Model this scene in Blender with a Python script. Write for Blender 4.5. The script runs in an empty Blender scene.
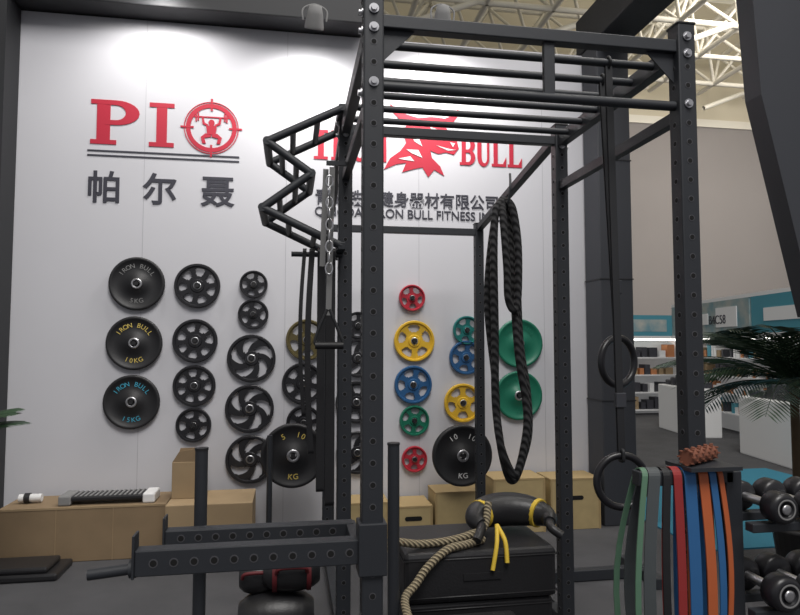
import bpy, bmesh, math, random
from mathutils import Vector, Matrix, Euler
random.seed(7)
S=bpy.context.scene
COL=S.collection
pi=math.pi

# ------------------------------------------------------------------ materials
def mat(name,col,rough=.5,metal=0,spec=.5,noise=0,nscale=8,bump=0,bscale=60,emit=0,col2=None,wave=None):
    m=bpy.data.materials.new(name); m.use_nodes=True
    nt=m.node_tree; b=nt.nodes['Principled BSDF']
    c=(col[0],col[1],col[2],1)
    b.inputs['Base Color'].default_value=c
    b.inputs['Roughness'].default_value=rough
    b.inputs['Metallic'].default_value=metal
    b.inputs['Specular IOR Level'].default_value=spec
    tc=nt.nodes.new('ShaderNodeTexCoord')
    if noise or col2:
        n=nt.nodes.new('ShaderNodeTexNoise'); n.inputs['Scale'].default_value=nscale; n.inputs['Detail'].default_value=5
        r=nt.nodes.new('ShaderNodeValToRGB')
        d=col2 if col2 else tuple(max(0,x*(1-noise)) for x in col)
        r.color_ramp.elements[0].position=.3; r.color_ramp.elements[1].position=.7
        r.color_ramp.elements[0].color=(d[0],d[1],d[2],1); r.color_ramp.elements[1].color=c
        nt.links.new(tc.outputs['Object'],n.inputs['Vector']); nt.links.new(n.outputs['Fac'],r.inputs[0])
        nt.links.new(r.outputs[0],b.inputs['Base Color'])
    if bump:
        n2=nt.nodes.new('ShaderNodeTexNoise'); n2.inputs['Scale'].default_value=bscale; n2.inputs['Detail'].default_value=3
        bp=nt.nodes.new('ShaderNodeBump'); bp.inputs['Strength'].default_value=bump; bp.inputs['Distance'].default_value=.01
        nt.links.new(tc.outputs['Object'],n2.inputs['Vector']); nt.links.new(n2.outputs['Fac'],bp.inputs['Height'])
        nt.links.new(bp.outputs[0],b.inputs['Normal'])
    if wave:
        w=nt.nodes.new('ShaderNodeTexWave'); w.wave_type='BANDS'; w.bands_direction='DIAGONAL'; w.inputs['Scale'].default_value=wave
        w.inputs['Distortion'].default_value=.3
        bp=nt.nodes.new('ShaderNodeBump'); bp.inputs['Strength'].default_value=.9; bp.inputs['Distance'].default_value=.01
        rr=nt.nodes.new('ShaderNodeValToRGB'); rr.color_ramp.elements[0].color=(col[0]*.35,col[1]*.35,col[2]*.35,1); rr.color_ramp.elements[1].color=c
        nt.links.new(tc.outputs['Object'],w.inputs['Vector']); nt.links.new(w.outputs['Fac'],bp.inputs['Height'])
        nt.links.new(w.outputs['Fac'],rr.inputs[0]); nt.links.new(rr.outputs[0],b.inputs['Base Color'])
        nt.links.new(bp.outputs[0],b.inputs['Normal'])
    if emit:
        b.inputs['Emission Color'].default_value=c; b.inputs['Emission Strength'].default_value=emit
    return m

M_wall=mat('wall_panel_white',(.60,.60,.635),.75,noise=.03,nscale=1.5)
M_floor=mat('carpet_grey',(.085,.085,.092),.95,noise=.25,nscale=3,bump=.6,bscale=250)
M_steel=mat('powder_coat_black',(.024,.027,.033),.5,bump=.15,bscale=400)
M_hole=mat('hole_dark',(.004,.004,.004),.9)
M_ringw=mat('hole_rim',(.10,.10,.11),.4,metal=.3)
M_bolt=mat('zinc_bolt',(.6,.6,.62),.3,metal=.9)
M_rub=mat('rubber_black',(.014,.014,.016),.5,bump=.1,bscale=200)
M_rub2=mat('rubber_black_gloss',(.015,.015,.018),.35)
M_red=mat('logo_red',(.46,.010,.035),.6)
M_ink=mat('logo_ink',(.035,.035,.05),.6)
M_white=mat('decal_white',(.75,.75,.75),.6)
M_yel=mat('plate_yellow',(.68,.42,.03),.4)
M_blu=mat('plate_blue',(.02,.09,.22),.4)
M_grn=mat('plate_green',(.01,.15,.09),.4)
M_tea=mat('plate_teal',(.01,.16,.15),.4)
M_rdp=mat('plate_red',(.45,.03,.05),.4)
M_chr=mat('steel_insert',(.55,.55,.57),.3,metal=.9)
M_txy=mat('print_yellow',(.65,.50,.12),.6)
M_txb=mat('print_cyan',(.05,.35,.50),.6)
M_wood=mat('plywood_yellow',(.52,.40,.20),.6,noise=.2,nscale=6)
M_woode=mat('plywood_edge',(.40,.29,.14),.7)
M_card=mat('cardboard',(.27,.19,.11),.85,noise=.15,nscale=5)
M_card2=mat('cardboard_light',(.36,.26,.15),.85,noise=.12,nscale=5)
M_rope=mat('rope_black',(.03,.03,.033),.8,wave=11)
M_rope2=mat('rope_manila',(.42,.35,.23),.9,wave=22)
M_vinyl=mat('vinyl_black',(.018,.018,.020),.38,bump=.1,bscale=90)
M_strap=mat('webbing_grey',(.22,.22,.22),.8)
M_hall=mat('hall_wall_paint',(.27,.252,.245),.9,noise=.05,nscale=.3)
M_hall2=mat('hall_cladding',(.60,.55,.43),.9)
M_truss=mat('hall_truss_white',(.75,.72,.63),.6)
M_dark=mat('booth_fascia_dark',(.018,.019,.022),.6)
M_dark2=mat('column_cladding_grey',(.040,.043,.052),.6)
M_leaf=mat('palm_leaf',(.03,.07,.03),.5,col2=(.015,.035,.02),nscale=4)
M_pot=mat('pot_plastic',(.05,.05,.05),.4)

# ------------------------------------------------------------------ mesh builder
class MB:
    def __init__(s): s.v=[]; s.f=[]; s.m=[]; s.sm=[]; s.mats=[]
    def mi(s,m):
        if m not in s.mats: s.mats.append(m)
        return s.mats.index(m)
    def add(s,vs,fs,m,smooth=False):
        o=len(s.v); s.v+= [tuple(v) for v in vs]; k=s.mi(m)
        for f in fs: s.f.append(tuple(i+o for i in f)); s.m.append(k); s.sm.append(smooth)
    def box(s,a,b,m,M=None,bev=0):
        x0,y0,z0=a; x1,y1,z1=b
        if bev:
            bm=bmesh.new(); bmesh.ops.create_cube(bm,size=1)
            for v in bm.verts: v.co=Vector(((x0+x1)/2+v.co.x*(x1-x0),(y0+y1)/2+v.co.y*(y1-y0),(z0+z1)/2+v.co.z*(z1-z0)))
            bmesh.ops.bevel(bm,geom=list(bm.edges),offset=bev,segments=2,affect='EDGES',profile=.5)
            bm.verts.index_update()
            vs=[v.co.copy() for v in bm.verts]; fs=[[v.index for v in f.verts] for f in bm.faces]; bm.free()
        else:
            vs=[Vector(p) for p in ((x0,y0,z0),(x1,y0,z0),(x1,y1,z0),(x0,y1,z0),(x0,y0,z1),(x1,y0,z1),(x1,y1,z1),(x0,y1,z1))]
            fs=[(0,3,2,1),(4,5,6,7),(0,1,5,4),(1,2,6,5),(2,3,7,6),(3,0,4,7)]
        if M: vs=[M@v for v in vs]
        s.add(vs,fs,m)
    def beam(s,a,b,w,h,m,bev=.004):
        """rectangular tube from a to b, w horizontal, h vertical-ish"""
        a=Vector(a); b=Vector(b); d=b-a; L=d.length; d.normalize()
        up=Vector((0,0,1)) if abs(d.z)<.95 else Vector((0,1,0))
        x=d.cross(up).normalized(); z=x.cross(d).normalized()
        M=Matrix.Translation(a)@Matrix((x,d,z)).transposed().to_4x4()
        s.box((-w/2,0,-h/2),(w/2,L,h/2),m,M,bev)
    def cyl(s,a,b,r,m,seg=16,r2=None,caps=True):
        a=Vector(a); b=Vector(b); d=(b-a).normalized(); r2=r if r2 is None else r2
        up=Vector((0,0,1)) if abs(d.z)<.9 else Vector((1,0,0))
        x=d.cross(up).normalized(); y=d.cross(x).normalized()
        vs=[];
        for c,rr in ((a,r),(b,r2)):
            for i in range(seg):
                t=2*pi*i/seg; vs.append(c+x*math.cos(t)*rr+y*math.sin(t)*rr)
        s.add(vs,[(i,(i+1)%seg,seg+(i+1)%seg,seg+i) for i in range(seg)],m,True)
        if caps:
            s.add(vs[:seg],[tuple(range(seg))[::-1]],m); s.add(vs[seg:],[tuple(range(seg))],m)
    def tube(s,pts,r,m,seg=8,closed=False,sub=6,smoothpath=True,rad=None):
        P=[Vector(p) for p in pts]; R=rad if rad else [r]*len(P)
        if smoothpath:
            Q=[];RR=[]; n=len(P)
            rng=range(n) if closed else range(n-1)
            for i in rng:
                if closed: p0,p1,p2,p3=P[i-1],P[i],P[(i+1)%n],P[(i+2)%n]; r1,r2=R[i],R[(i+1)%n]
                else: p0,p1,p2,p3=P[max(i-1,0)],P[i],P[i+1],P[min(i+2,n-1)]; r1,r2=R[i],R[i+1]
                for k in range(sub):
                    t=k/sub
                    Q.append(.5*((2*p1)+(-p0+p2)*t+(2*p0-5*p1+4*p2-p3)*t*t+(-p0+3*p1-3*p2+p3)*t**3)); RR.append(r1+(r2-r1)*t)
            if not closed: Q.append(P[-1]); RR.append(R[-1])
            P=Q;R=RR
        n=len(P); vs=[]; up=None
        for i in range(n):
            if closed: d=P[(i+1)%n]-P[i-1]
            else: d=P[min(i+1,n-1)]-P[max(i-1,0)]
            d.normalize()
            if up is None:
                up=Vector((0,1,0)) if abs(d.y)<.9 else Vector((1,0,0))
            x=d.cross(up).normalized(); up=x.cross(d).normalized()
            for k in range(seg):
                t=2*pi*k/seg; vs.append(P[i]+x*math.cos(t)*R[i]+up*math.sin(t)*R[i])
        fs=[]
        for i in range(n if closed else n-1):
            j=(i+1)%n
            for k in range(seg): fs.append((i*seg+k,j*seg+k,j*seg+(k+1)%seg,i*seg+(k+1)%seg))
        s.add(vs,fs,m,True)
        if not closed:
            s.add(vs[:seg],[tuple(range(seg))],m); s.add(vs[-seg:],[tuple(range(seg))[::-1]],m)
    def prism(s,poly,M,depth,m):
        """poly in local XY, extruded along local +Z"""
        n=len(poly); vs=[M@Vector((p[0],p[1],0)) for p in poly]+[M@Vector((p[0],p[1],depth)) for p in poly]
        s.add(vs,[tuple(range(n))[::-1],tuple(range(n,2*n))]+[(i,(i+1)%n,n+(i+1)%n,n+i) for i in range(n)],m)
    def lathe(s,prof,M,m,seg=32,closed=False):
        vs=[];n=len(prof)
        for i in range(seg):
            t=2*pi*i/seg
            for r,h in prof: vs.append(M@Vector((r*math.cos(t),r*math.sin(t),h)))
        fs=[]
        for i in range(seg):
            j=(i+1)%seg
            for k in range(n-1 if not closed else n):
                l=(k+1)%n; fs.append((i*n+k,j*n+k,j*n+l,i*n+l))
        s.add(vs,fs,m,True)
    def done(s,name,parent=None):
        me=bpy.data.meshes.new(name); me.from_pydata(s.v,[],s.f)
        for m in s.mats: me.materials.append(m)
        me.polygons.foreach_set('material_index',s.m); me.polygons.foreach_set('use_smooth',s.sm)
        bm=bmesh.new(); bm.from_mesh(me); bmesh.ops.recalc_face_normals(bm,faces=bm.faces); bm.to_mesh(me); bm.free()
        o=bpy.data.objects.new(name,me); COL.objects.link(o)
        if parent: o.parent=parent
        return o
def empty(name,loc=(0,0,0)):
    o=bpy.data.objects.new(name,None); o.location=loc; COL.objects.link(o); return o
def text(body,x,y,z,size,m,parent=None,name='lettering',align='LEFT',rot=(pi/2,0,0),offset=0,sx=1,ext=.003):
    c=bpy.data.curves.new(name,'FONT'); c.body=body; c.size=size; c.extrude=ext; c.align_x=align; c.offset=offset
    o=bpy.data.objects.new(name,c); o.location=(x,y,z); o.rotation_euler=rot; o.scale=(sx,1,1); c.materials.append(m)
    COL.objects.link(o)
    if parent: o.parent=parent
    return o
WALLM=lambda x,z,y=5.70: Matrix.Translation((x,y,z))@Matrix.Rotation(pi/2,4,'X')   # local XY -> wall XZ, +Z -> -Y

# ------------------------------------------------------------------ room shell
WY=5.70
b=MB(); b.box((-30,-12,-.05),(60,45,0),M_floor); b.done('floor')
b=MB(); b.box((-2.62,WY,0),(3.07,WY+.12,4.42),M_wall)
b.done('wall_back')
b=MB()
m_seam=mat('panel_seam',(.42,.42,.45),.8)
for x in (-1.25,-.05,1.15,2.35): b.box((x-.002,WY-.0012,.0),(x+.002,WY,4.42),m_seam)
b.done('trim_1')
b=MB(); b.box((-30,30,0),(60,30.3,13.3),M_hall); b.done('wall_far')
b=MB(); b.box((-30,30.05,13.3),(60,30.3,20),M_hall2); b.box((-30,29.9,13.1),(60,30.05,13.5),M_truss); b.done('trim_2')
b=MB(); b.box((-30,-12,20),(60,30.3,20.2),mat('hall_roof_glow',(.62,.58,.48),.9,emit=.42)); b.done('ceiling')  # roof surface given a glow of its own to help light the hall

# booth structure
b=MB()
b.box((-2.70,5.42,0),(-2.26,5.69,4.42),M_dark)
b.box((-2.70,2.2,3.9),(-2.40,5.40,4.42),M_dark)
b.done('booth_pillar')
b=MB(); b.box((-2.70,5.45,4.43),(.62,5.80,5.2),M_dark,bev=.01); b.done('booth_header_beam')
b=MB()
b.box((2.76,5.38,0),(3.08,5.68,4.42),M_dark2,bev=.01)
for z in (1.1,2.2,3.3): b.box((2.755,5.375,z),(3.085,5.685,z+.01),M_dark)
b.done('booth_pillar')
b=MB()
b.beam((2.93,5.8,4.62),(2.93,1.2,4.62),.34,.36,M_dark,.01)
b.done('booth_side_beam')
# leaning dark fascia panel at right front
b=MB()
b.prism([(0,0),(.9,0),(.9,2.6),(-.36,2.6),(-.27,1.15)],Matrix.Translation((2.66,3.0,1.75))@Matrix.Rotation(pi/2,4,'X'),.12,M_dark2)
b.box((3.42,2.88,0),(3.54,3.0,1.80),M_dark2)
b.done('booth_fascia_panel')

# hall roof space frame
b=MB()
xs=[-6+2.6*i for i in range(18)]; ys=[9+2.6*i for i in range(8)]
zl,zh=14.2,16.2
def r_(p,q,r=.11): b.cyl(p,q,r,M_truss,6,caps=False)
for x in xs:
    r_((x,ys[0],zl),(x,ys[-1]+1.3,zl)); r_((x+1.3,ys[0],zh),(x+1.3,ys[-1]+1.3,zh))
for y in ys:
    r_((xs[0],y,zl),(xs[-1],y,zl)); r_((xs[0],y+1.3,zh),(xs[-1],y+1.3,zh))
for x in xs[:-1]:
    for y in ys:
        for dx in (0,2.6):
            r_((x+dx,y,zl),(x+1.3,y+1.3,zh),.075)
            if y<ys[-1]: r_((x+dx,y+2.6,zl),(x+1.3,y+1.3,zh),.075)
for y in (22,28):
    for x in xs[::2]:
        r_((x,y,13.3),(x+2.2,y,zl),.12)
b.done('roof_space_frame')

# ------------------------------------------------------------------ wall logos
logo=empty('wall_logo_sign')
def rect(x0,z0,x1,z1): return [(x0,z0),(x1,z0),(x1,z1),(x0,z1)]
def quadstrip(mb,outer,inner,M,d,m):
    n=len(outer)
    for i in range(n-1): mb.prism([inner[i],outer[i],outer[i+1],inner[i+1]],M,d,m)
def arcp(cx,cz,rx,rz,a0,a1,n=14): return [(cx+rx*math.cos(math.radians(a0+(a1-a0)*i/n)),cz+rz*math.sin(math.radians(a0+(a1-a0)*i/n))) for i in range(n+1)]
def glyph(mb,ch,x,z,w,h,m):
    """heavy slab-serif capital, (x,z) lower-left; every stroke gets its own thickness so faces never coincide"""
    M=WALLM(x,z); st=w*.27; th=h*.10; D=[.005]
    def P(pl): D[0]+=.0004; mb.prism(pl,M,D[0],m)
    def QS(a,c): D[0]+=.0004; quadstrip(mb,a,c,M,D[0],m)
    sl=lambda x0,x1,zz: P(rect(x0,zz,x1,zz+th))
    if ch=='I':
        P(rect(w*.5-st*.6,.001,w*.5+st*.6,h-.001)); sl(w*.12,w*.88,0); sl(w*.12,w*.88,h-th)
    if ch in 'PRB':
        P(rect(w*.12,.001,w*.12+st,h-.001)); sl(0,w*.52,0); sl(0,w*.5,h-th)
        QS(arcp(w*.5,h*.72,w*.48,h*.28,-90,90),arcp(w*.5,h*.72,w*.2,h*.17,-90,90))
        P(rect(w*.3,h*.44,w*.5,h*.55)); P(rect(w*.3,h*.89,w*.501,h-.002))
        if ch=='R': P([(w*.42,h*.5),(w*.68,h*.5),(w*.98,.002),(w*.68,.002)]); sl(w*.62,w*1.02,0)
        if ch=='B':
            QS(arcp(w*.52,h*.28,w*.48,h*.28,-90,90),arcp(w*.52,h*.28,w*.2,h*.17,-90,90))
            P(rect(w*.3,.002,w*.521,h*.11))
    if ch=='O': QS(arcp(w*.5,h*.5,w*.5,h*.52,0,360,28),arcp(w*.5,h*.5,w*.22,h*.4,0,360,28))
    if ch=='N':
        P(rect(w*.1,.001,w*.26,h-.002)); P(rect(w*.76,.001,w*.92,h-.002)); P([(w*.06,h-.001),(w*.34,h-.001),(w*.92,.003),(w*.66,.003)])
        sl(0,w*.38,0); sl(w*.62,w*1.02,h-th); sl(0,w*.2,h-th)
    if ch=='U':
        P(rect(w*.1,h*.3,w*.1+st,h-.001)); P(rect(w*.74,h*.3,w*.88,h-.001)); sl(0,w*.5,h-th); sl(w*.62,w*1.0,h-th)
        QS(arcp(w*.49,h*.301,w*.39,h*.32,180,360),arcp(w*.555,h*.301,w*.185,h*.2,180,360))
    if ch=='L':
        P(rect(w*.12,.001,w*.12+st,h-.001)); sl(0,w*.52,h-th); P(rect(0,0,w*.95,th)); P([(w*.72,th*.9),(w*.949,th*.9),(w*.949,h*.34)])
b=MB()
glyph(b,'P',-1.69,3.31,.40,.385,M_red); glyph(b,'I',-1.25,3.31,.27,.385,M_red)
# target emblem
cx,cz=-.70,3.50
M=WALLM(cx,cz); dd=[.005]
quadstrip(b,arcp(0,0,.215,.215,0,360,40),arcp(0,0,.178,.178,0,360,40),M,.006,M_red)
quadstrip(b,arcp(0,0,.232,.232,0,360,40),arcp(0,0,.225,.225,0,360,40),M,.0062,M_red)
for a in range(4):
    MM=M@Matrix.Rotation(a*pi/2,4,'Z'); b.prism(rect(.15,-.008,.26,.008),MM,.007,M_red)
def P(pl): dd[0]+=.0003; b.prism(pl,M,dd[0],M_red)
P(arcp(0,.045,.026,.03,0,359,14)); P(rect(-.15,.090,.15,.101))
for sx in (-1,1):
    for k,hh in ((.130,.045),(.112,.035)):
        P(rect(sx*k-.006,.0955-hh,sx*k+.006,.0955+hh))
    P([(sx*.03,.012),(sx*.075,.03),(sx*.085,.095),(sx*.068,.095),(sx*.058,.045),(sx*.03,.030)][::sx])
    P([(sx*.003,-.055),(sx*.05,-.05),(sx*.09,-.085),(sx*.075,-.14),(sx*.045,-.14),(sx*.058,-.092),(sx*.003,-.08)][::sx])
P([(-.045,.018),(.045,.018),(.035,-.06),(-.035,-.06)])
for z0 in (3.245,3.205): b.prism(rect(-1.71,z0,-.46,z0+.014),WALLM(0,0),.005,M_ink)
for i,c in enumerate('IRON'): glyph(b,c,.17+i*.175,3.27,.165,.27,M_red)
for i,c in enumerate('BULL'): glyph(b,c,1.54+i*.155,3.28,.148,.27,M_red)
bull=[(388,103),(391,112),(398,119),(406,122),(402,128),(395,130),(402,135),(404,143),(398,152),(388,160),(382,172),(394,166),(404,164),(400,174),(412,170),(420,168),(426,178),(432,170),(442,176),(438,166),(430,158),(428,150),(436,153),(444,151),(452,153),(457,146),(455,138),(448,132),(444,124),(450,120),(456,112),(457,103),(451,111),(443,115),(430,114),(416,116),(404,113),(395,108)]
b.prism([((x-390)*.0094,-(y-105)*.0089) for x,y in bull][::-1],WALLM(.90,3.80),.006,M_red)
for pl in ([(428,125),(438,128),(440,132),(430,129)],[(448,140),(453,141),(451,145)],[(434,144),(446,147),(454,148),(446,149)],[(408,132),(416,136),(420,146),(412,141)],[(404,150),(416,150),(420,158),(410,154)],[(396,160),(408,157),(412,162),(402,161)]):
    b.prism([((x-390)*.0094,-(y-105)*.0089) for x,y in pl][::-1],WALLM(.90,3.80,WY-.0061),.003,M_white)
b.done('emblem_letters',logo)
for c,x in (('帕',-1.71),('尔',-1.26),('聂',-.78)):
    text(c,x,WY-.004,2.835,.285,M_ink,logo,'character',offset=.005)
text('青岛铁牛健身器材有限公司',.20,WY-.004,2.875,.150,M_ink,logo,'characters_small',sx=.955,offset=.002)
text('QINGDAO IRON BULL FITNESS INC.',.20,WY-.004,2.760,.115,M_ink,logo,'english_line',sx=.93,offset=.001)

# ------------------------------------------------------------------ weight plates
def plate(x,z,R,style,m,y=WY-.012,n=6,thick=.035,lab=None):
    mb=MB(); M=WALLM(x,z,y)@Matrix.Rotation(random.uniform(0,1),4,'Z')
    seg=96
    if style=='bumper':
        t=thick
        mb.lathe([(.026,0),(R*.97,0),(R,.006),(R,t-.006),(R*.97,t),(R*.90,t),(R*.87,t-.008),(R*.42,t-.010),(R*.38,t-.002),(R*.20,t),(R*.19,t+.003),(.026,t+.003),(.026,0)],M,m,48)
        mb.lathe([(.026,t+.0005),(.026,t+.005),(R*.19,t+.005),(R*.20,t+.0005)],M,M_chr,32)
    else:
        rr=[.026/R,.16,.28,.31,.40,.44,.52,.60,.68,.76,.80,.86,.89,.97,1.0]
        nr=len(rr)
        def hole(q,i):
            ph=((i+.5)/seg*n)%1
            if style=='grip':
                return .44<=q<.80 and abs(ph-.5)<(.32 if .52<=q<.76 else .24)
            return .31<=q<.86 and abs(ph-.5)<(.27 if .40<=q<.80 else .18)
        K=[[not hole((rr[k]+rr[k+1])/2,i) for k in range(nr-1)] for i in range(seg)]
        zt=[ (thick*.8 if k in(0,1,2) else thick*.55 if 3<=k<=11 else thick if k<14 else thick*.8) for k in range(nr)]
        tw=[0]*nr
        if style=='spiral': tw=[-(max(.3,min(q,.86))-.3)*1.5 for q in rr]
        vs=[]
        for lay in (0,1):
            for i in range(seg):
                for k in range(nr):
                    a=2*pi*i/seg+(tw[k]); vs.append(M@Vector((R*rr[k]*math.cos(a),R*rr[k]*math.sin(a),zt[k] if lay else .002)))
        N=seg*nr
        def kept2(i,k):
            if k<0 or k>=nr-1: return False
            return K[i%seg][k]
        fs=[]
        for i in range(seg):
            j=(i+1)%seg
            for k in range(nr-1):
                if not K[i][k]: continue
                A,B,C,D=i*nr+k,j*nr+k,j*nr+k+1,i*nr+k+1
                fs.append((A+N,D+N,C+N,B+N)); fs.append((A,B,C,D))
                if not kept2(i,k-1): fs.append((A,A+N,B+N,B))
                if not kept2(i,k+1): fs.append((D,C,C+N,D+N))
                if not kept2(i-1,k): fs.append((A,D,D+N,A+N))
                if not kept2(i+1,k): fs.append((B,B+N,C+N,C))
        mb.add(vs,fs,m,False)
        mb.lathe([(.024,thick*.8),(.024,thick*.95),(R*.17,thick*.95),(R*.18,thick*.7)],M,M_chr,32)
    # wall peg
    mb.cyl((x,WY-.002,z),(x,y-thick-.02,z),.018,M_rub,12)
    o=mb.done('weight_plate')
    if lab:
        txt,lm,bot=lab
        n2=len(txt)
        def ch(c,a,rad,flip):
            px=x+rad*math.cos(a); pz=z+rad*math.sin(a)
            cc=bpy.data.curves.new('char','FONT'); cc.body=c; cc.size=R*.24; cc.extrude=.001; cc.align_x='CENTER'; cc.align_y='CENTER'
            t=bpy.data.objects.new('raised_letter',cc); t.location=(px,y-thick+.006,pz)
            t.rotation_euler=(Matrix.Rotation(pi/2,4,'X')@Matrix.Rotation(a-pi/2 if not flip else a+pi/2,4,'Z')).to_euler()
            cc.materials.append(lm); COL.objects.link(t); t.parent=o
        for i,c in enumerate(txt):
            ch(c,math.radians(90+ (n2-1)/2*14-i*14),R*.66,False)
        for i,c in enumerate(bot): ch(c,math.radians(270-(len(bot)-1)/2*15+i*15),R*.66,True)
    return o
IB='IRON BULL'
plate(-1.28,2.12,.225,'bumper',M_rub,lab=(IB,M_strap,'5KG'))
plate(-1.29,1.62,.225,'bumper',M_rub,lab=(IB,M_txy,'10KG'))
plate(-1.30,1.13,.225,'bumper',M_rub,lab=(IB,M_txb,'15KG'))
plate(-.79,2.11,.19,'grip',M_rub2,n=7); plate(-.80,1.64,.185,'grip',M_rub2,n=7); plate(-.80,1.26,.175,'grip',M_rub2,n=7); plate(-.80,.93,.145,'grip',M_rub2,n=5)
plate(-.32,1.87,.13,'grip',M_rub2,n=5); plate(-.32,2.13,.12,'grip',M_rub2,n=5)
plate(-.33,1.49,.205,'spiral',M_rub2,n=5); plate(-.34,1.06,.205,'spiral',M_rub2,n=5); plate(-.33,.63,.205,'spiral',M_rub2,n=5)
plate(.14,1.65,.18,'grip',mat('plate_olive',(.10,.08,.03),.4),n=5); plate(.11,1.27,.18,'grip',M_rub2,n=6); plate(.12,.93,.15,'grip',M_rub2,n=5)
plate(.59,1.78,.12,'grip',M_rub2,n=5); plate(.59,1.49,.17,'spiral',M_rub2,n=5); plate(.58,1.10,.185,'grip',M_rub2,n=6); plate(.59,.66,.185,'spiral',M_rub2,n=5)
plate(1.08,2.03,.12,'grip',M_rdp,n=5)
plate(1.10,1.64,.185,'grip',M_yel,n=5); plate(1.09,1.25,.17,'grip',M_blu,n=5); plate(1.10,.93,.135,'grip',M_grn,n=5); plate(1.10,.59,.115,'grip',M_rdp,n=5)
plate(1.59,1.74,.13,'grip',M_tea,n=5); plate(1.58,1.49,.155,'grip',M_blu,n=5); plate(1.55,1.08,.175,'grip',M_yel,n=5)
plate(2.09,1.62,.225,'bumper',M_grn,lab=(IB,M_grn,'10')); plate(2.08,1.14,.225,'bumper',M_grn,lab=(IB,M_grn,'10'))
plate(1.43,.68,.255,'bumper',M_rub,y=5.30,thick=.06,lab=('10  10',M_white,'KG'))
plate(.03,.72,.255,'bumper',M_rub,y=5.30,thick=.06,lab=('5  10',M_txy,'KG'))

# ------------------------------------------------------------------ power rack
XL,XR=.29,1.55; Y1,Y2,Y3=2.30,3.50,5.05; H=2.89; HB=2.80
r=MB(); T=.075
def post(x,y,h,t=T,face=True):
    r.box((x-t/2,y-t/2,0),(x+t/2,y+t/2,h),M_steel,bev=.006)
    r.box((x-t/2-.003,y-t/2-.003,h-.004),(x+t/2+.003,y+t/2+.003,h+.006),M_rub,bev=.003)
    r.box((x-.08,y-.08,0),(x+.08,y+.08,.010),M_steel)
    z=.12
    while z<h-.12:
        for (dx,dy) in ((0,-1),(1,0),(-1,0)):
            a=Vector((x+dx*(t/2),y+dy*(t/2),z)); d=Vector((dx,dy,0))
            r.cyl(a,a+d*.0012,.0125,M_ringw,12); r.cyl(a,a+d*.0018,.0095,M_hole,12)
        z+=.0762
def bolt(x,y,z,d,s=.016):
    a=Vector((x,y,z)); d=Vector(d)
    r.cyl(a,a+d*.004,s*1.15,M_bolt,14); r.cyl(a+d*.004,a+d*.014,s*.75,M_bolt,6)
for x in (XL,XR):
    post(x,Y1,H); post(x,Y2,H)
post(XL,Y3,2.60,.07); post(XR-.03,Y3,2.60,.07)
# top side beams
for x in (XL,XR):
    r.beam((x,Y1,HB),(x,Y2,HB),.05,.075,M_steel)
    s=1 if x==XR else -1
    for yy in (Y1,Y2):
        for dz in (-.035,.035): bolt(x,yy-T/2-.001,HB+dz,(0,-1,0)); bolt(x+s*(T/2+.001),yy,HB+dz,(s,0,0))
    r.beam((x,Y2,H-.05),(x-(.03 if x==XR else 0),Y3,2.56),.05,.05,M_steel)
# front and mid cross beams
r.beam((XL,Y1,HB),(XR,Y1,HB),.05,.05,M_steel); r.beam((XL,Y2,HB),(XR,Y2,HB),.05,.05,M_steel)
for i in range(1,7):
    y=Y1+(Y2-Y1)*i/7; r.cyl((XL,y,HB),(XR,y,HB),.017,M_steel,14)
# lower side rails and front pull-up bar
r.cyl((XL,Y1,2.56),(XR,Y1,2.56),.019,M_steel,16)
r.beam((.98,Y1,HB),(.98,Y1,2.56),.045,.025,M_steel)
for x in (XL,XR):
    r.beam((x,Y1,2.53),(x,Y2,2.53),.04,.05,M_steel); bolt(x+(.04 if x==XR else -.04),Y1,2.53,((1 if x==XR else -1),0,0))
    bolt(x,Y1-T/2-.001,2.56,(0,-1,0))
r.beam((XL,Y3,2.53),(XR-.03,Y3,2.53),.05,.055,M_steel)
# floor rails
for x in (XL,XR): r.beam((x,Y1,.04),(x,Y3,.04),.06,.06,M_steel)
r.beam((XR,4.2,.04),(2.45,4.2,.04),.07,.07,M_steel)
r.box((2.38,3.95,0),(2.46,4.45,.07),M_steel,bev=.005)
r.beam((XL,Y3,.04),(XR,Y3,.04),.06,.06,M_steel)
# gussets
for x in (XL,XR):
    sgn=1 if x==XL else -1
    r.prism([(0,0),(sgn*.12,0),(0,-.12)][::sgn],Matrix.Translation((x+sgn*T/2,Y1+.003,HB-.025))@Matrix.Rotation(pi/2,4,'X'),.006,M_steel)
# zig-zag climber bolted to the left
zz=[(.26,2.86),(-.13,2.66),(.10,2.50),(-.15,2.31),(.26,2.12)]
for y in (3.34,3.74):
    for a,c in zip(zz[:-1],zz[1:]): r.cyl((a[0],y,a[1]),(c[0],y,c[1]),.022,M_steel,12)
for (x,z) in zz[1:-1]: r.cyl((x,3.32,z),(x,3.76,z),.022,M_steel,12)
for a,c in zip(zz[:-1],zz[1:]):
    for t in (.33,.66): r.cyl((a[0]+(c[0]-a[0])*t,3.34,a[1]+(c[1]-a[1])*t),(a[0]+(c[0]-a[0])*t,3.74,a[1]+(c[1]-a[1])*t),.016,M_steel,10)
r.beam((.26,3.32,2.86),(.26,3.76,2.86),.04,.04,M_steel); r.beam((.26,3.32,2.12),(.26,3.76,2.12),.04,.04,M_steel)
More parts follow.
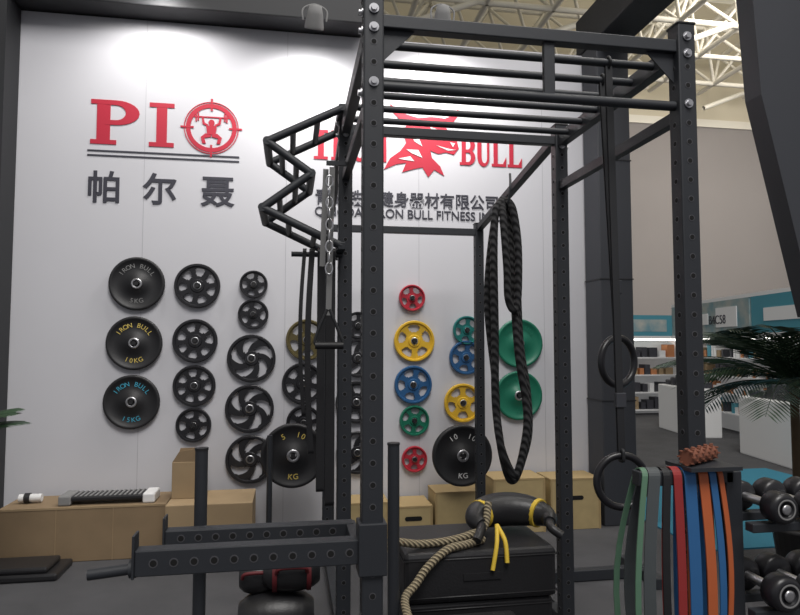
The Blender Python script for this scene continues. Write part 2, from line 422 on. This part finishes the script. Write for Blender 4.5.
# spotter arms with pin holes
def arm(x0,x1,y,z,h,w=.06):
    r.box((x0,y-w/2,z-h/2),(x1,y+w/2,z+h/2),M_steel,bev=.004)
    x=x0+.06
    while x<x1-.03:
        r.cyl((x,y-w/2,z),(x,y-w/2-.0015,z),.015,M_ringw,12); r.cyl((x,y-w/2,z),(x,y-w/2-.002,z),.011,M_hole,12); x+=.065
    r.box((x0-.008,y-w/2-.006,z-h/2-.006),(x0,y+w/2+.006,z+h/2+.05),M_steel,bev=.002)
arm(-.50,XL-.035,Y1,.88,.085)
arm(-.47,XL-.03,2.66,.855,.060)
r.box((XL-.06,Y1,.83),(XL-.02,2.69,.88),M_steel,bev=.003)
r.box((XL-.05,Y1-.05,.80),(XL+.05,Y1+.05,.98),M_steel,bev=.004)
r.cyl((-.65,Y1,.845),(-.50,Y1,.858),.018,M_steel,14); r.cyl((-.50,Y1,.858),(-.52,Y1,.857),.030,M_steel,14)
r.done('power_rack')

# push sled standing behind the spotter arms
b=MB()
for x in (-.36,.45):
    b.cyl((x,2.80,.08),(x,2.80,1.165),.026,M_steel,14); b.cyl((x,2.80,1.165),(x,2.80,1.175),.028,M_rub,14)
    b.beam((x,2.60,.04),(x,2.86,.04),.06,.06,M_steel)
b.beam((-.36,2.80,.09),(.45,2.80,.09),.06,.05,M_steel)
b.cyl((-.25,2.70,.09),(-.25,2.70,.30),.024,M_steel,12); b.box((-.36,2.62,.07),(.45,2.82,.085),M_steel)
b.done('push_sled')
# upright bar stands by the wall
b=MB()
for x,h in ((-.15,.90),(.33,.95)):
    b.cyl((x,5.14,.03),(x,5.14,h),.022,M_steel,12)
b.beam((-.20,5.14,.03),(.40,5.14,.03),.04,.05,M_steel); b.box((-.20,5.0,0),(-.10,5.2,.03),M_steel)
b.done('barbell_stand')

# ------------------------------------------------------------------ battle rope
b=MB(); yb=4.30; X=lambda p:1.50+(p-505)*.0070; Z=lambda q:2.60-(q-205)*.00706
L=[(-6,203,-.03),(-14,216,-.05),(-16,260,-.05),(-15,330,-.04),(-15,400,-.04),(-9,445,-.02),(-1,474,0),(6,478,.01),(14,462,.02),(22,432,.02),(21,390,.03),(15,345,.04),(13,280,.05),(12,225,.05),(5,203,.03)]
b.tube([(X(505+p),yb+d,Z(q)) for p,q,d in L],.028,M_rope,10,sub=8)
L=[(-4,200,.02),(-8,220,-.09),(-5,270,-.1),(-4,300,-.1),(2,312,-.09),(7,300,-.08),(8,250,-.08),(4,212,-.06),(1,200,.02)]
b.tube([(X(505+p),yb+d,Z(q)) for p,q,d in L],.026,M_rope,10,sub=8)
L=[(-2,200,.03),(-10,222,.06),(-18,300,.06),(-12,380,.03),(-14,430,-.07),(-4,462,-.06),(6,470,-.05),(16,430,-.05),(16,400,-.04),(8,350,-.05),(5,260,.0),(2,200,.03)]
b.tube([(X(505+p),yb+d,Z(q)) for p,q,d in L],.026,M_rope,10,sub=8)
b.tube([(1.53,4.30,2.82),(1.51,4.24,2.72),(1.50,4.26,2.60),(1.50,4.32,2.58),(1.50,4.36,2.66)],.009,M_steel,8)
b.done('battle_rope')

# ------------------------------------------------------------------ gym rings
def ring(xs,ys,zc,rot,xt):
    b=MB(); M=Matrix.Translation((xs,ys,zc))@Matrix.Rotation(rot,4,'Z')@Matrix.Rotation(pi/2,4,'X')
    prof=[(.105+.0155*math.cos(2*pi*k/12),.0155*math.sin(2*pi*k/12)) for k in range(12)]
    b.lathe(prof,M,M_rub2,48,closed=True)
    for s in (-.003,.003):
        b.beam((xs,ys+s*2,zc+.09),(xt,ys+s*2,2.80),.030,.002,M_dark,0)
    b.tube([(xs,ys-.018,zc+.105),(xs,ys-.014,zc+.125),(xs,ys+.014,zc+.125),(xs,ys+.018,zc+.105),(xs,ys+.014,zc+.085),(xs,ys-.014,zc+.085)],.008,M_dark,6,closed=True)
    b.box((xs-.022,ys-.012,zc+.30),(xs+.022,ys+.012,zc+.36),M_dark2,bev=.003)
    b.tube([(xt,ys-.024,2.80),(xt,ys,2.826),(xt,ys+.024,2.80),(xt,ys,2.776)],.006,M_dark,6,closed=True)
    b.done('gymnastic_ring')
ring(1.43,2.64,1.53,.35,1.38); ring(1.345,2.47,1.045,-.1,1.32)

# suspension trainer at left posts
b=MB()
for x,y,zb in ((.20,3.20,1.75),(.17,3.24,2.0)):
    b.beam((x,y,2.50),(x-.015,y,zb),.028,.004,M_strap,0)
for k in range(9):
    zc=2.42-k*.055; b.lathe([(.017+.004*math.cos(2*pi*t/6),.004*math.sin(2*pi*t/6)) for t in range(6)],Matrix.Translation((.185,3.17,zc))@Matrix.Rotation(k*pi/2,4,'Z')@Matrix.Rotation(pi/2,4,'X')@Matrix.Scale(1.7,4,(0,1,0)),M_bolt,14,closed=True)
b.beam((.17,3.20,2.52),(.29,3.20,2.52),.02,.02,M_steel,0)
b.tube([(.18,3.2,1.78),(.13,3.2,1.66),(.13,3.2,1.60),(.25,3.2,1.60),(.24,3.2,1.66),(.19,3.2,1.78)],.008,M_dark,6); b.cyl((.12,3.2,1.60),(.26,3.2,1.60),.018,M_rub,12)
b.done('suspension_trainer')
# black resistance bands at left
b=MB()
def bandloop(x,y,zt,zb,w,m,gap=.05,bulge=0,tw=0):
    n=10; pts=[]
    for k in range(n+1):
        a=pi*k/n; pts.append((gap/2*math.cos(a),zt+gap/2*math.sin(a)))
    for k in range(1,10): pts.append((-gap/2-bulge*math.sin(pi*k/10)*.6,zt+(zb-zt)*k/10))
    for k in range(n+1):
        a=pi+pi*k/n; pts.append((gap/2*math.cos(a),zb+gap/2*math.sin(a)))
    for k in range(1,10): pts.append((gap/2+bulge*math.sin(pi*k/10),zb+(zt-zb)*k/10))
    N=len(pts); vs=[]; t=.0045
    for i,(yy,z) in enumerate(pts):
        p=Vector(pts[i-1]); q=Vector(pts[(i+1)%N]); d=(q-p).normalized(); nn=Vector((d.y,-d.x))*t/2
        sh=tw*math.sin(pi*(zt-z)/(zt-zb)) if zt!=zb else 0
        for (sx,sn) in ((-1,1),(1,1),(1,-1),(-1,-1)):
            vs.append((x+sx*w/2+sh,y+yy+sn*nn.x,z+sn*nn.y))
    fs=[]
    for i in range(N):
        j=(i+1)%N
        for k in range(4): fs.append((i*4+k,j*4+k,j*4+(k+1)%4,i*4+(k+1)%4))
    b.add(vs,fs,m,False)
b.cyl((.00,3.46,2.09),(.27,3.46,2.09),.014,M_steel,10)
bandloop(.16,3.46,2.10,.85,.04,M_rub,.04); bandloop(.21,3.46,2.10,.78,.05,M_rub,.05); bandloop(.11,3.46,2.10,1.05,.03,M_rub,.04,.02,-.02); bandloop(.07,3.46,2.10,1.25,.02,M_rub,.04,.02,-.02)
b.done('resistance_band_set')

# ------------------------------------------------------------------ wall-side boxes
def crate(x0,x1,y0,y1,z0,z1,m,name,hole=True,rot=0):
    b=MB(); t=.018
    c=Vector(((x0+x1)/2,(y0+y1)/2,0)); M=Matrix.Translation(c)@Matrix.Rotation(rot,4,'Z')@Matrix.Translation(-c)
    b.box((x0,y0,z0),(x1,y1,z1),m,M,.004)
    b.box((x0-.002,y0-.002,z1-t),(x1+.002,y1+.002,z1+.001),M_woode,M,.002)
    for x in (x0-.002,x1-t+.002): b.box((x,y0-.003,z0),(x+t,y0,z1-t),M_woode,M)
    if hole:
        w=.055; xc=(x0+x1)/2; zc=z0+(z1-z0)*.62
        poly=[(xc+w+.018*math.cos(a),zc+.018*math.sin(a)) for a in [(-90+180*k/8)*pi/180 for k in range(9)]]+[(xc-w+.018*math.cos(a),zc+.018*math.sin(a)) for a in [(90+180*k/8)*pi/180 for k in range(9)]]
        b.prism(poly,M@Matrix.Translation((0,y0,0))@Matrix.Rotation(pi/2,4,'X'),.0035,M_hole)
    return b.done(name)
crate(.86,1.18,5.30,5.66,0,.27,M_wood,'plyo_box')
crate(1.22,1.66,5.36,5.66,0,.36,M_wood,'plyo_box',False)
crate(1.72,2.18,5.32,5.66,0,.46,M_wood,'plyo_box')
crate(2.24,2.70,5.34,5.66,0,.44,M_wood,'plyo_box')
crate(.44,.82,5.36,5.66,0,.30,M_wood,'plyo_box',False)
# cardboard / display crates left
b=MB()
b.box((-2.10,5.18,0),(-.92,5.60,.40),M_card,bev=.006); b.box((-2.10,5.176,.385),(-.92,5.18,.40),M_card2)
for x in (-1.7,-1.3): b.box((x,5.177,0),(x+.004,5.18,.385),M_card2)
b.done('packing_crate')
b=MB()
b.box((-.90,5.02,0),(-.27,5.50,.42),M_card2,None,.006); b.box((-.90,5.014,.18),(-.27,5.02,.23),M_card)
b.done('packing_crate')
b=MB()  # open carton on crate
x0,x1,y0,y1,z0,z1=-.89,-.66,5.22,5.48,.422,.70
b.box((x0,y0,z0),(x1,y1,z1),M_card2,bev=.003)
b.prism([(x0,z1),(x1,z1),(x1-.04,z1+.10),(x0+.05,z1+.08)],Matrix.Translation((0,y0+.01,0))@Matrix.Rotation(pi/2,4,'X'),.006,M_card)
b.prism([(x0,z1),(x1,z1),(x1-.02,z1+.07),(x0+.02,z1+.07)],Matrix.Translation((0,y1,0))@Matrix.Rotation(pi/2,4,'X'),.006,M_card)
b.done('cardboard_carton')
b=MB()  # aerobic step
b.box((-1.66,5.22,.43),(-1.06,5.42,.465),M_rub,bev=.01)
for x in (-1.70,-1.10): b.box((x,5.21,.402),(x+.09,5.43,.475),M_strap if x<-1.5 else M_white,bev=.012)
for i in range(14): b.box((-1.59+i*.035,5.225,.465),(-1.575+i*.035,5.415,.470),M_strap)
b.done('aerobic_step')
b=MB(); b.cyl((-2.02,5.36,.44),(-1.86,5.36,.44),.03,M_white,14); b.cyl((-1.98,5.36,.44),(-1.94,5.36,.44),.038,M_rub,14); b.done('foam_roller')
b=MB(); b.box((-2.25,4.78,0),(-1.55,5.12,.05),M_vinyl,bev=.015); b.box((-2.20,4.80,.05),(-1.62,5.08,.09),M_vinyl,bev=.015); b.done('folded_exercise_mat')

# ------------------------------------------------------------------ soft plyo boxes, rope, Bulgarian bag
def soft(x0,x1,y0,y1,z0,z1,name='soft_plyo_box'):
    b=MB(); b.box((x0,y0,z0),(x1,y1,z1),M_vinyl,bev=.02)
    for z in (z0+.03,z1-.03): b.tube([(x0-.002,y0-.002,z),(x1+.002,y0-.002,z),(x1+.002,y1,z),(x0-.002,y1,z)],.003,M_rub,5,closed=True,smoothpath=False)
    b.box(((x0+x1)/2-.09,y0-.006,(z0+z1)/2-.015),((x0+x1)/2+.09,y0+.002,(z0+z1)/2+.015),M_rub)
    return b.done(name)
soft(.52,1.24,2.94,3.40,0,.42); soft(.52,1.25,2.92,3.40,.422,.65)
soft(.54,.98,2.40,2.78,0,.44)
# Bulgarian bag: crescent
b=MB(); pts=[];rad=[]; bx,bz=1.10,.735
for k in range(13):
    a=math.radians(200-k*220/12); pts.append((bx+.185*math.cos(a),3.10+.13*math.sin(a),bz+.02*math.sin(a))); rad.append(.03+.055*math.sin(pi*k/12))
b.tube(pts,0,M_vinyl,16,rad=rad,sub=5)
b.tube([pts[0],(bx-.20,3.00,bz-.025),(bx-.23,2.96,bz-.05)],.022,M_vinyl,8); b.tube([pts[-1],(bx+.16,3.00,bz-.02),(bx+.20,2.97,bz-.05)],.022,M_vinyl,8)
my=mat('strap_yellow',(.72,.50,.05),.6)
for k in (3,9):
    p=Vector(pts[k]); q=Vector(pts[k+1]); d=(q-p).normalized(); b.cyl(p,p+d*.022,rad[k]*1.05,my,16)
b.tube([(bx-.12,2.99,bz+.01),(bx-.14,2.93,bz-.06),(bx-.17,2.903,bz-.17)],.011,my,6); b.tube([(bx-.12,2.99,bz+.01),(bx-.10,2.93,bz-.05),(bx-.10,2.903,bz-.14)],.011,my,6)
b.done('bulgarian_bag')
# manila climbing rope draped over the boxes
b=MB()
b.tube([(.40,2.88,.66),(.47,2.95,.70),(.60,3.0,.672),(.74,3.02,.672),(.86,3.04,.69),(.94,3.06,.72),(.98,3.12,.82)],.019,M_rope2,8,sub=8)
b.tube([(.92,3.02,.672),(.82,2.96,.672),(.72,2.92,.665),(.62,2.89,.60),(.56,2.86,.54),(.50,2.80,.50),(.49,2.60,.47),(.50,2.46,.42),(.50,2.36,.30),(.49,2.36,.02)],.019,M_rope2,8,sub=8)
b.tube([(.40,2.88,.66),(.385,2.88,.55),(.395,2.88,.35),(.39,2.88,.02)],.019,M_rope2,8,sub=6)
b.done('climbing_rope')
# sandbags on floor
b=MB()
mred=mat('sandbag_red',(.12,.012,.016),.6)
for (x,y,z,l,rr,mm) in ((-.06,3.62,.14,.40,.14,M_vinyl),(.02,3.60,.385,.30,.11,M_vinyl),(-.16,3.66,.34,.2,.09,M_vinyl)):
    pts=[(x-l/2+l*k/8,y,z) for k in range(9)]; rad=[rr*(.55+.45*max(0,math.sin(pi*k/8))**.5) for k in range(9)]
    b.tube(pts,0,mm,14,rad=rad,sub=3)
    if rr==.11:
        for q in (-.09,.09): b.cyl((x+q-.012,y,z),(x+q+.012,y,z),rr*.97,mred,20)
    b.tube([(x-.08,y-rr*.95,z+.02),(x-.06,y-rr*1.15,z+.05),(x+.06,y-rr*1.15,z+.05),(x+.08,y-rr*.95,z+.02)],.010,mred,6)
b.done('sandbag_stack')

# ------------------------------------------------------------------ dumbbell rack with bands
b=MB()
for x in (1.50,2.46):
    b.beam((x,1.82,.03),(x,2.22,.03),.06,.05,M_steel); b.beam((x,2.02,.05),(x,2.02,1.17),.06,.05,M_steel)
b.beam((1.15,2.02,1.155),(1.50,2.02,1.155),.05,.05,M_steel)
for z in (1.0,.72,.44):
    for y in (1.93,2.07): b.beam((1.50,y,z),(2.46,y,z-.0),.04,.03,M_steel)
b.done('dumbbell_rack')
def dumbbell(x,y,z,R=.062):
    b=MB(); 
    b.cyl((x,y-.06,z),(x,y+.06,z),.016,M_chr,12)
    for s in (-1,1):
        M=Matrix.Translation((x,y+s*.06,z))@Matrix.Rotation(-s*pi/2,4,'X')
        b.lathe([(0,0),(R*.8,0),(R,.012),(R,.058),(R*.86,.072),(R*.5,.074),(R*.48,.068),(0,.068)],M,M_rub2,24)
        b.lathe([(0,.070),(R*.30,.070),(R*.33,.075),(R*.2,.077),(0,.077)],M,M_chr,20)
        b.lathe([(R*.55,.0745),(R*.60,.0755),(R*.66,.0745)],M,M_strap,24)
    b.done('dumbbell')
for i in range(7): dumbbell(1.59+i*.125,2.0,1.068,.051)
for i in range(7): dumbbell(1.59+i*.127,2.0,.795,.058)
for i in range(6): dumbbell(1.60+i*.142,2.0,.522,.066)
# coloured resistance bands hanging on the arm
b=MB()
mg=mat('band_green',(.10,.20,.13),.5); mgr=mat('band_grey',(.07,.08,.085),.5); mo=mat('band_orange',(.50,.12,.04),.5); mb2=mat('band_blue',(.03,.13,.32),.5); mr=mat('band_red',(.30,.03,.03),.5)
for x,w,m,zb,bu,tw in ((1.165,.020,mg,.35,.05,-.05),(1.200,.042,mgr,.40,.04,-.04),(1.245,.026,M_rub,.48,.03,-.02),(1.285,.030,mr,.42,.02,0),(1.330,.042,mb2,.36,.02,.005),(1.380,.034,mo,.40,.03,.01),(1.415,.024,mb2,.45,.03,.015),(1.445,.018,mo,.52,.02,.02)):
    bandloop(x,2.02,1.156,zb,w,m,.062,bu,tw)
b.done('resistance_band_set')
b=MB()
pts=[(1.32+.02*k,1.99+.012*k,1.222) for k in range(9)]
mrb=mat('roller_brown',(.20,.07,.04),.6)
b.tube(pts,.026,mrb,12,smoothpath=False)
for k in range(0,9):
    for t in range(8):
        a=2*pi*t/8+k*.4; p=Vector(pts[k])+Vector((-.5*math.cos(a)*.026,.85*math.cos(a)*.026,math.sin(a)*.026)); b.cyl(p,p+Vector((0,0.0,.004)),.007,mrb,6)
b.box((1.31,1.95,1.181),(1.50,2.10,1.194),M_steel)
b.done('massage_roller')

# ------------------------------------------------------------------ plants
def palm(x,y,h,n,L,name='potted_palm',seed=1,pot=.35,droop=.55,lf=1.0):
    rd=random.Random(seed); b=MB()
    b.lathe([(0,0),(.13,0),(.17,pot-.03),(.19,pot-.03),(.19,pot),(.16,pot),(.15,pot-.04),(0,pot-.04)],Matrix.Translation((x,y,0)),M_pot,24)
    b.cyl((x,y,pot-.04),(x,y,h),.03,mat('palm_trunk',(.10,.07,.04),.9),10)
    for i in range(n):
        a=2*pi*i/n+rd.uniform(-.2,.2); el=rd.uniform(.2,1.25); l=L*rd.uniform(.75,1.1)
        pts=[]
        for k in range(9):
            t=k/8; rr=l*t*math.cos(el*(1-.3*t)); z=h+l*t*math.sin(el)-droop*l*t*t
            pts.append(Vector((x+rr*math.cos(a),y+rr*math.sin(a),z)))
        b.tube(pts,0,M_leaf,5,rad=[.008*(1-.8*k/8) for k in range(9)],sub=2)
        for k in range(2,34):
            t=k/34*8; i0=min(int(t),7); p=pts[i0].lerp(pts[i0+1],t-i0); d=(pts[i0+1]-pts[i0]).normalized()
            sd=d.cross(Vector((0,0,1))).normalized(); ll=(.24*l*math.sin(pi*min(1,k/34*.85+.12))+.04)*lf
            for s in (-1,1):
                q=p+(sd*s*.8+d*.75).normalized()*ll+Vector((0,0,-.22*ll)); w=d*.010
                mid=p.lerp(q,.5)+Vector((0,0,.03*ll))
                b.add([p-w*.3,p+w*.3,mid+w,q,mid-w],[(0,1,2,3,4)],M_leaf)
    return b.done(name)
palm(3.50,4.0,1.32,30,.95,seed=3,droop=.5,lf=1.2)
palm(-2.05,4.35,.98,13,.46,seed=5,droop=.4)

# ------------------------------------------------------------------ neighbouring booth row
P0=Vector((6.75,6.2,0)); D=Vector((.17,.985,0)).normalized(); Nn=Vector((D.y,-D.x,0))
BM=Matrix.Translation(P0)@Matrix((D,Nn,Vector((0,0,1)))).transposed().to_4x4()   # local x along row, y back
m_bwhite=mat('booth_white',(.62,.62,.62),.5,emit=.10); m_bteal=mat('booth_teal',(.06,.25,.32),.5,emit=.06); m_blk=mat('booth_items_dark',(.04,.04,.05),.5)  # white and teal booth surfaces carry a faint added glow, as if lit
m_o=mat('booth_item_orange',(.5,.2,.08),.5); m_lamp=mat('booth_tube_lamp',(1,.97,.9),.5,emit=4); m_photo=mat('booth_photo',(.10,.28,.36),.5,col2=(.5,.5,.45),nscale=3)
NB=2; LB=NB*3
b=MB()
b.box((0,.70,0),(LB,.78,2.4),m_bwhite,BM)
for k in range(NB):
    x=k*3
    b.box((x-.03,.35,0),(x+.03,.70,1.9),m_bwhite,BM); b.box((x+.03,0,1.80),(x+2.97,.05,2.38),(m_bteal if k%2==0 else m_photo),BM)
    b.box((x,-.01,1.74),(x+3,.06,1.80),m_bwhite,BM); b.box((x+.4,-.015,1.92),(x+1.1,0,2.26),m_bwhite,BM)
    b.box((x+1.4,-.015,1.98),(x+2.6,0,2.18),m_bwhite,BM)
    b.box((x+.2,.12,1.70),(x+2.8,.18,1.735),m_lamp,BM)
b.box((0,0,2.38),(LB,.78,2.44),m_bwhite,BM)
rd=random.Random(4)
for k in range(5):
    x=.1+k*1.15
    for z in (.35,.70,1.02,1.36):
        b.box((x,.38,z),(x+1.1,.70,z+.025),m_bwhite,BM)
        xx=x+.04
        while xx<x+.93:
            w=rd.uniform(.06,.14); h=rd.uniform(.08,.24)
            b.box((xx,.42,z+.025),(xx+w,.60,z+.025+h),rd.choice([m_blk,m_blk,m_bwhite,m_bteal,m_o,M_card2]),BM); xx+=w+rd.uniform(.02,.07)
for k in range(2):
    x=.9+k*3.0; b.box((x,-.55,0),(x+1.5,-.05,.85),m_bwhite,BM,.02)
    for j in range(6): b.box((x+.08+j*.23,-.45,.85),(x+.24+j*.23,-.15,.85+rd.uniform(.08,.22)),m_blk,BM,.02)
b.done('exhibition_booth_row')
# second row, facing the viewer, seen through the gap beside the rack
b=MB()
BY=13.6
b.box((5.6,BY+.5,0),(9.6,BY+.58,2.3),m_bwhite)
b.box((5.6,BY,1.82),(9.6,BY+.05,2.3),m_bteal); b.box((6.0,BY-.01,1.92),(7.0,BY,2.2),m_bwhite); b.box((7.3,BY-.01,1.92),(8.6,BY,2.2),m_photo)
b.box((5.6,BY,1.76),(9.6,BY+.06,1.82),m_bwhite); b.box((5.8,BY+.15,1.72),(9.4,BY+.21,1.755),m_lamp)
for x in (5.6,7.25,8.92): b.box((x,BY,0),(x+.08,BY+.5,1.76),m_bwhite)
for z in (.1,.5,.9,1.3):
    for x0,x1 in ((5.68,7.25),(7.33,8.92)):
        b.box((x0,BY+.08,z),(x1,BY+.5,z+.03),m_bwhite); xx=x0+.05
        while xx<x1-.22:
            w=rd.uniform(.10,.20); h=rd.uniform(.12,.30); b.box((xx,BY+.14,z+.03),(xx+w,BY+.40,z+.03+h),rd.choice([m_blk,m_blk,m_blk,m_o,m_bwhite,M_card2])); xx+=w+rd.uniform(.02,.07)
b.done('exhibition_booth')
t=text('B4C58',0,0,0,.22,M_ink,None,'booth_number_sign'); t.matrix_world=BM@Matrix.Translation((4.35,-.020,1.98))@Matrix.Scale(-1,4,(1,0,0))@Matrix.Rotation(pi/2,4,'X')
b=MB(); b.box((3.2,4.6,0.0),(6.1,7.5,.012),mat('carpet_blue',(.03,.20,.30),.9,bump=.3,bscale=200)); b.done('aisle_carpet')

# ------------------------------------------------------------------ spotlights
m_glass=mat('lamp_glass',(1,.98,.95),.3,emit=14)
def spot(x,y,z,tgt,e):
    b=MB()
    b.beam((x,5.62,4.50),(x,y+.02,z+.14),.03,.03,M_dark2,.003)
    d=(Vector(tgt)-Vector((x,y,z))).normalized()
    q=d.to_track_quat('Z','Y').to_matrix().to_4x4(); M=Matrix.Translation((x,y,z))@q
    b.lathe([(0,-.12),(.05,-.11),(.065,-.05),(.080,.05),(.080,.065),(.072,.065),(.06,.0),(0,-.01)],M,M_strap,24)
    b.lathe([(0,.045),(.064,.045)],M,m_glass,24)
    b.tube([(x-.095,y,z+.0),(x-.095,y,z+.09),(x,y+.01,z+.14),(x+.095,y,z+.09),(x+.095,y,z+.0)],.008,M_strap,6)
    b.done('spotlight_fixture')
    l=bpy.data.lights.new('spot_beam','SPOT'); l.energy=e; l.spot_size=2.5; l.spot_blend=.9; l.shadow_soft_size=.07; l.color=(1,.97,.94)
    o=bpy.data.objects.new('spotlight_lamp',l); o.location=Vector((x,y,z))+d*.10; o.rotation_euler=d.to_track_quat('-Z','Y').to_euler(); COL.objects.link(o)
spot(.17,5.16,4.27,(.12,5.7,3.4),66)
spot(1.25,5.16,4.37,(1.35,5.7,3.4),90)
spot(-1.1,5.12,4.62,(-1.1,5.7,3.4),50)

def area(loc,tgt,size,e,col=(1,1,1)):  # unseen soft area lamps, added as general fill for the hall
    l=bpy.data.lights.new('hall_area','AREA'); l.shape='SQUARE'; l.size=size; l.energy=e; l.color=col
    o=bpy.data.objects.new('hall_fill_light',l); o.location=loc; o.rotation_euler=(Vector(tgt)-Vector(loc)).to_track_quat('-Z','Y').to_euler(); COL.objects.link(o)
area((1,-3,11),(0,4.5,1.5),5,1000,(1,.975,.95))
area((6,4,11),(1,4,1),4,350,(1,.97,.93))
area((20,18,13),(20,26,4),10,2400,(1,.94,.87))

w=bpy.data.worlds.new('hall_ambient'); S.world=w; w.use_nodes=True
w.node_tree.nodes['Background'].inputs[0].default_value=(.84,.84,.89,1); w.node_tree.nodes['Background'].inputs[1].default_value=.36
S.view_settings.view_transform='Standard'

cam=bpy.data.cameras.new('camera'); co=bpy.data.objects.new('camera',cam); COL.objects.link(co)
cam.lens=28.8; cam.clip_end=200; co.location=(0,0,1.6); co.rotation_euler=(math.radians(93.4),0,math.radians(-9.7))
S.camera=co
